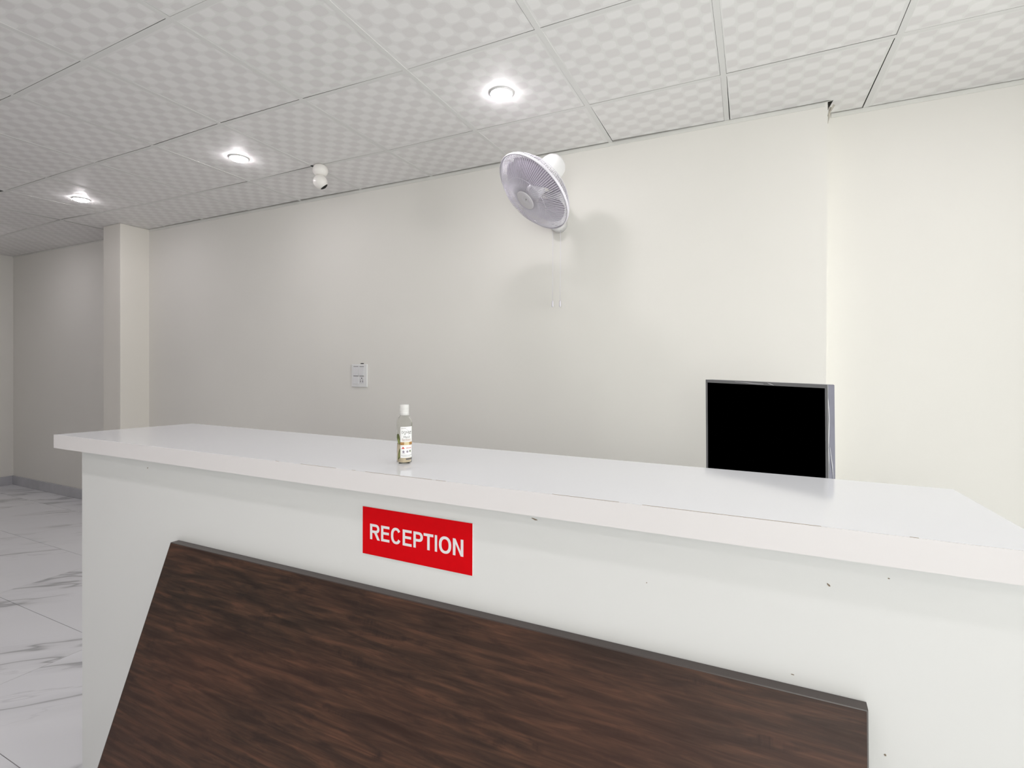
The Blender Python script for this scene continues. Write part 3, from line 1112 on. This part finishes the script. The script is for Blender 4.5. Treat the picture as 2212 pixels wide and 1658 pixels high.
# front grille
NW = 116
mb = MB()
for k in range(NW):
    a_ = 2 * PI * k / NW
    tw = 0.10
    pts = []
    for t in (0.0, 0.10, 0.22, 0.38, 0.56, 0.76, 1.0):
        r = FR - (FR - 0.048) * t
        s = 0.062 * math.sin(min(1.0, t * 1.5 + 0.02) * PI / 2) if t < 0.667 else 0.062
        pts.append(fp(s, r, a_ + tw * t * t))
    mb.tube(pts, 0.00135, 4)
for r, s in ((0.122, 0.0555),):
    mb.tube([fp(s, r, 2 * PI * k / 72) for k in range(72)], 0.0016, 5, True)
mb.build('front_grille', M['fan'], fan)
# badge plate in the middle of the grille
mb = MB()
mb.lathe([(0.057, 0.0500), (0.061, 0.0535), (0.065, 0.0525), (0.0672, 0.047), (0.0672, 0.0)], FC, FN, 48, cap=False)
bd_ = mb.build('badge', M['badge'], fan)
mb = MB()
mb.tube([FC + FN * 0.0675 + (FU * math.cos(2 * PI * k / 36) + FV * math.sin(2 * PI * k / 36)) * 0.024 + FU * 0.017 for k in range(36)], 0.0009, 5, True)
mb.build('badge_ring', M['fan'], bd_)
mb = MB()
for (u0, v0, u1, v1) in ((-0.024, 0.004, -0.014, 0.002), (-0.016, 0.001, -0.006, -0.002), (-0.022, 0.001, -0.019, 0.006)):
    mb.tube([FC + FN * 0.0675 + FU * -u0 * 1.0 + FV * v0, FC + FN * 0.0675 + FU * -u1 + FV * v1], 0.0009, 4)
mb.build('badge_print', M['grey_print'], bd_)
# rear grille
mb = MB()
NB = 116
for k in range(NB):
    a_ = 2 * PI * k / NB
    pts = []
    for t in (0.0, 0.12, 0.28, 0.5, 0.75, 1.0):
        r = FR - (FR - 0.058) * (t ** 1.5)
        s = -0.085 * math.sin(t * PI / 2) ** 0.9
        pts.append(fp(s, r, a_ + 0.10 * t * t))
    mb.tube(pts, 0.0015, 4)
mb.tube([fp(-0.062, 0.168, 2 * PI * k / 72) for k in range(72)], 0.0014, 5, True)
mb.build('rear_grille', M['fan'], fan)
# hub and three blades at rest
mb = MB()
mb.lathe([(-0.045, 0.0), (-0.045, 0.040), (0.004, 0.040), (0.012, 0.036), (0.014, 0.022), (0.030, 0.021), (0.034, 0.016), (0.034, 0.0)], FC, FN, 40, cap=False)
mb.build('hub', M['fan'], fan)
for k in range(3):
    a0 = 2 * PI * k / 3 + 0.45
    bm = bmesh.new()
    nu, nv = 9, 12
    grid = []
    for iu in range(nu):
        t = iu / (nu - 1)
        r = 0.034 + (0.190 - 0.034) * t
        w0 = -0.55 - 0.42 * math.sin(t * PI * 0.62)
        w1 = 0.48 + 0.62 * math.sin(t * PI * 0.55)
        w1 *= (1 - 0.22 * t ** 6)
        w0 *= (1 - 0.12 * t ** 6)
        row = []
        for iv in range(nv):
            f = iv / (nv - 1)
            an = a0 + w0 + (w1 - w0) * f
            s = -0.014 + 0.030 * (f - 0.5) * (1.0 - 0.35 * t)
            row.append(bm.verts.new(fp(s, r, an)))
        grid.append(row)
    fs = []
    for iu in range(nu - 1):
        for iv in range(nv - 1):
            f = bm.faces.new((grid[iu][iv], grid[iu + 1][iv], grid[iu + 1][iv + 1], grid[iu][iv + 1]))
            f.smooth = True
            fs.append(f)
    bmesh.ops.solidify(bm, geom=fs, thickness=0.0016)
    mb = MB()
    mb.bm.free()
    mb.bm = bm
    mb.build('blade', M['blade'], fan)
# motor housing behind the cage
mb = MB()
mb.lathe([(-0.070, 0.0), (-0.070, 0.050), (-0.085, 0.061), (-0.105, 0.067), (-0.170, 0.066), (-0.195, 0.060), (-0.214, 0.046), (-0.224, 0.024), (-0.226, 0.0)], FC + Vector((-0.012, 0.004, 0.026)), FN, 40, cap=False)
mb.build('motor_housing', M['fan_body'], fan)
# neck joint from motor to wall body
nk = FC - FN * 0.155
wb = Vector((-1.026, YM - 0.055, CAM_H + 0.98))
mb = MB()
mb.tube([nk + Vector((0, 0, -0.03)), nk.lerp(wb, 0.45) + Vector((0, 0.0, -0.045)), wb + Vector((0, 0, -0.02)), wb + Vector((0, 0.0, -0.07))], [0.034, 0.031, 0.034, 0.034], 18)
mb.build('neck', M['fan_body'], fan)
# wall body with rounded bottom
mb = MB()
zb, zt_ = CAM_H + 0.772, CAM_H + 1.035
hw = 0.047
outl = []
for k in range(13):
    an = PI + PI * k / 12
    outl.append((-1.028 + hw * math.cos(an), zb + hw + hw * math.sin(an)))
for k in range(9):
    an = PI * k / 8
    outl.append((-1.028 + hw * math.cos(an), zt_ - 0.03 + 0.03 * math.sin(an)))
rings = []
for (yy, sc) in ((YM, 1.0), (YM - 0.060, 0.98), (YM - 0.072, 0.93), (YM - 0.078, 0.80)):
    cxm, czm = -1.028, (zb + zt_) / 2
    rings.append([mb.bm.verts.new((cxm + (px - cxm) * sc, yy, czm + (pz - czm) * (1 - (1 - sc) * 0.35))) for px, pz in outl])
for A, B in zip(rings, rings[1:]):
    n = len(A)
    for k in range(n):
        f = mb.bm.faces.new((A[k], A[(k + 1) % n], B[(k + 1) % n], B[k]))
        f.smooth = True
mb.bm.faces.new(rings[-1])
mb.bm.faces.new(rings[0][::-1])
bmesh.ops.recalc_face_normals(mb.bm, faces=mb.bm.faces[:])
body = mb.build('wall_body', M['fan_body'], fan)
for (px, pz, w, h) in ((-1.041, 0.806, 0.014, 0.005), (-1.051, 0.796, 0.005, 0.006), (-1.019, 0.797, 0.012, 0.005)):
    mb = MB()
    mb.box((px - w / 2, YM - 0.0798, CAM_H + pz - h / 2), (px + w / 2, YM - 0.075, CAM_H + pz + h / 2), 0.0008, 1)
    mb.build('speed_mark', M['dark'], body)
# pull cords with end knobs
for (px, zk) in ((-1.0540, 0.3680), (-1.0080, 0.3670)):
    yk = YM - 0.045
    mb = MB()
    mb.tube([(px, yk, CAM_H + 0.80), (px + 0.001, yk, CAM_H + 0.62), (px + 0.0005, yk, CAM_H + 0.47), (px, yk, CAM_H + zk)], 0.0011, 6)
    cd = mb.build('pull_cord', M['fan'], fan)
    mb = MB()
    mb.lathe([(0.0, 0.0), (0.001, 0.0045), (0.026, 0.0058), (0.036, 0.0048), (0.0375, 0.0)], (px, yk, CAM_H + zk + 0.004), (0, 0, -1), 14, cap=False)
    mb.build('cord_knob', M['fan'], cd)

# ---- switch and socket plate
sp = empty('switch_plate', (-2.540, YM, CAM_H - 0.163), 'white switch and socket plate on the cream back wall above the bottle', 'switch plate')
x0, x1, z0, z1 = -2.6125, -2.4685, CAM_H - 0.163, CAM_H + 0.001
mb = MB()
mb.box((x0, YM - 0.010, z0), (x1, YM + 0.0005, z1), 0.004, 3)
mb.build('cover_frame', M['switch'], sp)


def module(xa, xb, za, zb, tilt):
    mb = MB()
    y0 = YM - 0.0102
    mb.hexa([(xa, y0, za), (xb, y0, za), (xb, y0, zb), (xa, y0, zb)],
            [(xa, y0 - 0.0012 - tilt, za), (xb, y0 - 0.0012 - tilt, za), (xb, y0 - 0.0012, zb), (xa, y0 - 0.0012, zb)])
    return mb


h_ = z1 - z0
xm = (x0 + x1) / 2
for (xa, xb) in ((x0 + 0.020, xm - 0.004), (xm + 0.004, x1 - 0.028)):
    module(xa, xb, z0 + h_ * 0.50, z0 + h_ * 0.875, 0.004).build('rocker_switch', M['switch_mod'], sp)
module(x0 + 0.020, xm - 0.004, z0 + h_ * 0.14, z0 + h_ * 0.455, 0.004).build('rocker_switch', M['switch_mod'], sp)
so = module(xm + 0.004, x1 - 0.028, z0 + h_ * 0.14, z0 + h_ * 0.455, 0.0).build('socket', M['switch_mod'], sp)
sxm = (xm + 0.004 + x1 - 0.028) / 2
for (dx, f, r) in ((0.001, 0.385, 0.0040), (-0.009, 0.308, 0.0028), (0.0105, 0.308, 0.0028), (-0.009, 0.238, 0.0036), (0.0105, 0.238, 0.0036)):
    mb = MB()
    mb.lathe([(0, r), (0.0006, r), (0.0006, 0)], (sxm + dx, YM - 0.0114, z0 + h_ * f), (0, -1, 0), 12, cap=False)
    mb.build('socket_hole', M['dark'], so)
for (xa, xb, f) in ((x0 + 0.020, xm - 0.006, 0.885), (xm + 0.004, x1 - 0.028, 0.885), (x0 + 0.020, xm - 0.006, 0.470), (xm + 0.004, x1 - 0.028, 0.470)):
    mb = MB()
    mb.box((xa, YM - 0.0106, z0 + h_ * f), (xb, YM - 0.0095, z0 + h_ * f + 0.0035))
    mb.build('slot', M['grey_print'], sp)
mb = MB()
mb.prism([(xm + 0.008, YM - 0.0035), (xm + 0.034, YM - 0.003), (xm + 0.034, YM + 0.001), (xm + 0.008, YM + 0.001)], z1 + 0.0002, z1 + 0.006)
mb.build('wall_cutout', M['dark'], sp)

# ---- security camera under the ceiling
sc_ = empty('security_camera', (-2.457, 2.352, HC), 'white double ball security camera hanging from the ceiling grid', 'camera')
cx, cy = -2.457, 2.352
mb = MB()
mb.lathe([(0.0, 0.0), (0.0, 0.030), (-0.010, 0.040), (-0.026, 0.0455), (-0.036, 0.0465), (-0.046, 0.0440), (-0.058, 0.037), (-0.066, 0.030), (-0.068, 0.0)], (cx, cy, HC), (0, 0, 1), 36, cap=False)
mb.build('ceiling_mount', M['cam'], sc_)
mb = MB()
mb.sphere((cx, cy, HC - 0.104), 0.043)
head = mb.build('camera_head', M['cam'], sc_)
ld = Vector((0.385, 0.515, -0.77)).normalized()
mb = MB()
lo_ = Vector((cx, cy, HC - 0.104))
mb.lathe([(0.0330, 0.0), (0.0330, 0.0275), (0.0362, 0.0255), (0.0410, 0.0180), (0.0440, 0.0080), (0.0446, 0.0)], lo_, ld, 28, cap=False)
mb.build('lens_face', M['dark'], head)
mb = MB()
mb.lathe([(0.0318, 0.0262), (0.0318, 0.0295), (0.0350, 0.0287), (0.0352, 0.0262)], lo_, ld, 32, cap=False)
mb.build('lens_ring', M['cam'], head)
mb = MB()
mb.lathe([(0.004, 0.0), (0.004, 0.012), (-0.0006, 0.012), (-0.0006, 0.0)], (cx - 0.056, cy - 0.012, HC), (0, 0, 1), 16, cap=False)
mb.build('cable_hole', M['dark'], sc_)

# ---- monitor behind the counter
FWD = Vector((-math.sin(0.444654), math.cos(0.444654), 0))


MA, MBp = Vector((-0.1735, 2.1882, CAM_H - 0.0574)), Vector((0.2155, 1.8972, CAM_H - 0.0610))   # upper corners of the front
mt_ = (MBp - MA)
MW = mt_.length
mt_.normalize()
mn_ = Vector((mt_.y, -mt_.x, 0)).normalized()          # towards the viewer
if mn_.y > 0:
    mn_ = -mn_
mu_ = Vector((-0.012, 0.010, 1.0)).normalized()
MH = 0.415
DESK = 0.74
base_c = (MA + MBp) / 2 - mn_ * 0.03
mon = empty('monitor', (base_c.x, base_c.y, DESK), 'black blank monitor in grey frame standing behind the white counter', 'monitor')


def mp_(a_, h, d):
    """a along the width from left, h below the top, d towards the viewer"""
    return MA + mt_ * a_ - mu_ * h + mn_ * d


def mbox(a0, a1, h0, h1, d0, d1, bev=0.0):
    mb = MB()
    mb.hexa([mp_(a0, h0, d0), mp_(a1, h0, d0), mp_(a1, h1, d0), mp_(a0, h1, d0)],
            [mp_(a0, h0, d1), mp_(a1, h0, d1), mp_(a1, h1, d1), mp_(a0, h1, d1)])
    if bev:
        bmesh.ops.bevel(mb.bm, geom=list(mb.bm.edges), offset=bev, segments=2, affect='EDGES', profile=0.5)
    return mb


mbox(0.0, MW, 0.0, MH, -0.040, -0.003, 0.003).build('casing', M['side'], mon)
mb = MB()
bw, bt_ = 0.0085, 0.0115
for (a0, a1, h0, h1) in ((0, MW, 0, bt_), (0, bw, bt_, MH - 0.02), (MW - bw, MW, bt_, MH - 0.02), (0, MW, MH - 0.02, MH)):
    mb.hexa([mp_(a0, h0, -0.003), mp_(a1, h0, -0.003), mp_(a1, h1, -0.003), mp_(a0, h1, -0.003)],
            [mp_(a0, h0, 0.0), mp_(a1, h0, 0.0), mp_(a1, h1, 0.0), mp_(a0, h1, 0.0)])
mb.build('bezel', M['bezel'], mon)
mbox(bw, MW - bw, bt_, MH - 0.02, -0.003, -0.0015).build('screen', M['screen'], mon)
# loose strips of protective film
for pts in ([(0.14, 0.003, 0.001), (0.20, 0.006, 0.002), (0.26, 0.008, 0.0015)], [(0.275, 0.002, 0.001), (0.288, 0.006, 0.003), (0.300, 0.010, 0.001)],
            [(MW - 0.0015, 0.01, -0.002), (MW + 0.001, 0.11, -0.006), (MW - 0.001, 0.20, -0.003), (MW + 0.001, 0.28, -0.006)],
            [(MW + 0.001, 0.20, -0.008), (MW + 0.002, 0.26, -0.018), (MW + 0.001, 0.31, -0.026)]):
    mb = MB()
    mb.tube([mp_(*q) for q in pts], [0.0004] + [0.0011] * (len(pts) - 2) + [0.0004], 5)
    mb.build('protective_film', M['film'], mon)
# stand
nk0 = mp_(MW / 2, MH - 0.10, -0.045)
mb = MB()
mb.tube([nk0, Vector((nk0.x, nk0.y, DESK + 0.06)) - mn_ * 0.015, Vector((nk0.x, nk0.y, DESK + 0.012)) - mn_ * 0.015], [0.026, 0.03, 0.034], 16)
mb.build('stand_neck', M['bezel'], mon)
mb = MB()
mb.lathe([(0.0, 0.0), (0.0, 0.10), (0.008, 0.098), (0.014, 0.08), (0.016, 0.0)], (nk0.x - mn_.x * 0.015, nk0.y - mn_.y * 0.015, DESK), (0, 0, 1), 32, cap=False)
mb.build('stand_base', M['bezel'], mon)
mb = MB()
q0 = mp_(MW - 0.03, 0.33, -0.040)
mb.tube([q0, q0 + mt_ * 0.035 - mn_ * 0.01 + Vector((0, 0, 0.005)), q0 + mt_ * 0.052 - mn_ * 0.012 + Vector((0, 0, -0.04)),
         q0 + mt_ * 0.062 + Vector((0, 0, -0.12)), Vector((q0.x + 0.03, q0.y, DESK + 0.004))], 0.0028, 8)
mb.build('power_cable', M['cable'], mon)

# ---- ceiling downlights
def downlight(x, y, label, group=None, r=0.050):
    d = empty('downlight', (x, y, HC), label, 'light', group)
    mb = MB()
    mb.lathe([(0.004, r + 0.0035), (-0.003, r + 0.004), (-0.005, r + 0.0025), (-0.006, r)], (x, y, HC), (0, 0, 1), 40, cap=False)
    mb.build('trim_ring', M['fan_body'], d)
    mb = MB()
    mb.lathe([(0.003, r), (-0.0065, r * 0.995), (-0.012, r * 0.85), (-0.0165, r * 0.5), (-0.018, 0.0)], (x, y, HC), (0, 0, 1), 40, cap=False)
    mb.build('diffuser', M['lamp'], d)
    return d


downlight(-1.0496, 2.0799, 'brightest round downlight in the ceiling tile nearest the wall fan')
downlight(-2.8178, 2.0585, 'middle round downlight in the ceiling, left of the security camera')
downlight(-4.6152, 2.0651, 'farthest round downlight in the ceiling, in front of the pillar')
for (x, y) in ((0.78, 2.06), (-6.42, 2.06), (0.76, 0.23), (-0.44, 0.23), (-1.64, 0.23), (-2.84, 0.23), (-4.64, 0.23), (-6.44, 0.23), (0.76, -0.98), (-0.44, -0.98), (-1.64, -0.98), (0.76, -2.2), (-0.44, -2.2), (-1.64, -2.2)):  # rest of the back row, and front rows filled up with lamps for light
    downlight(x, y, 'round white ceiling downlight of the rows outside the photographed view', 'downlights outside the view')
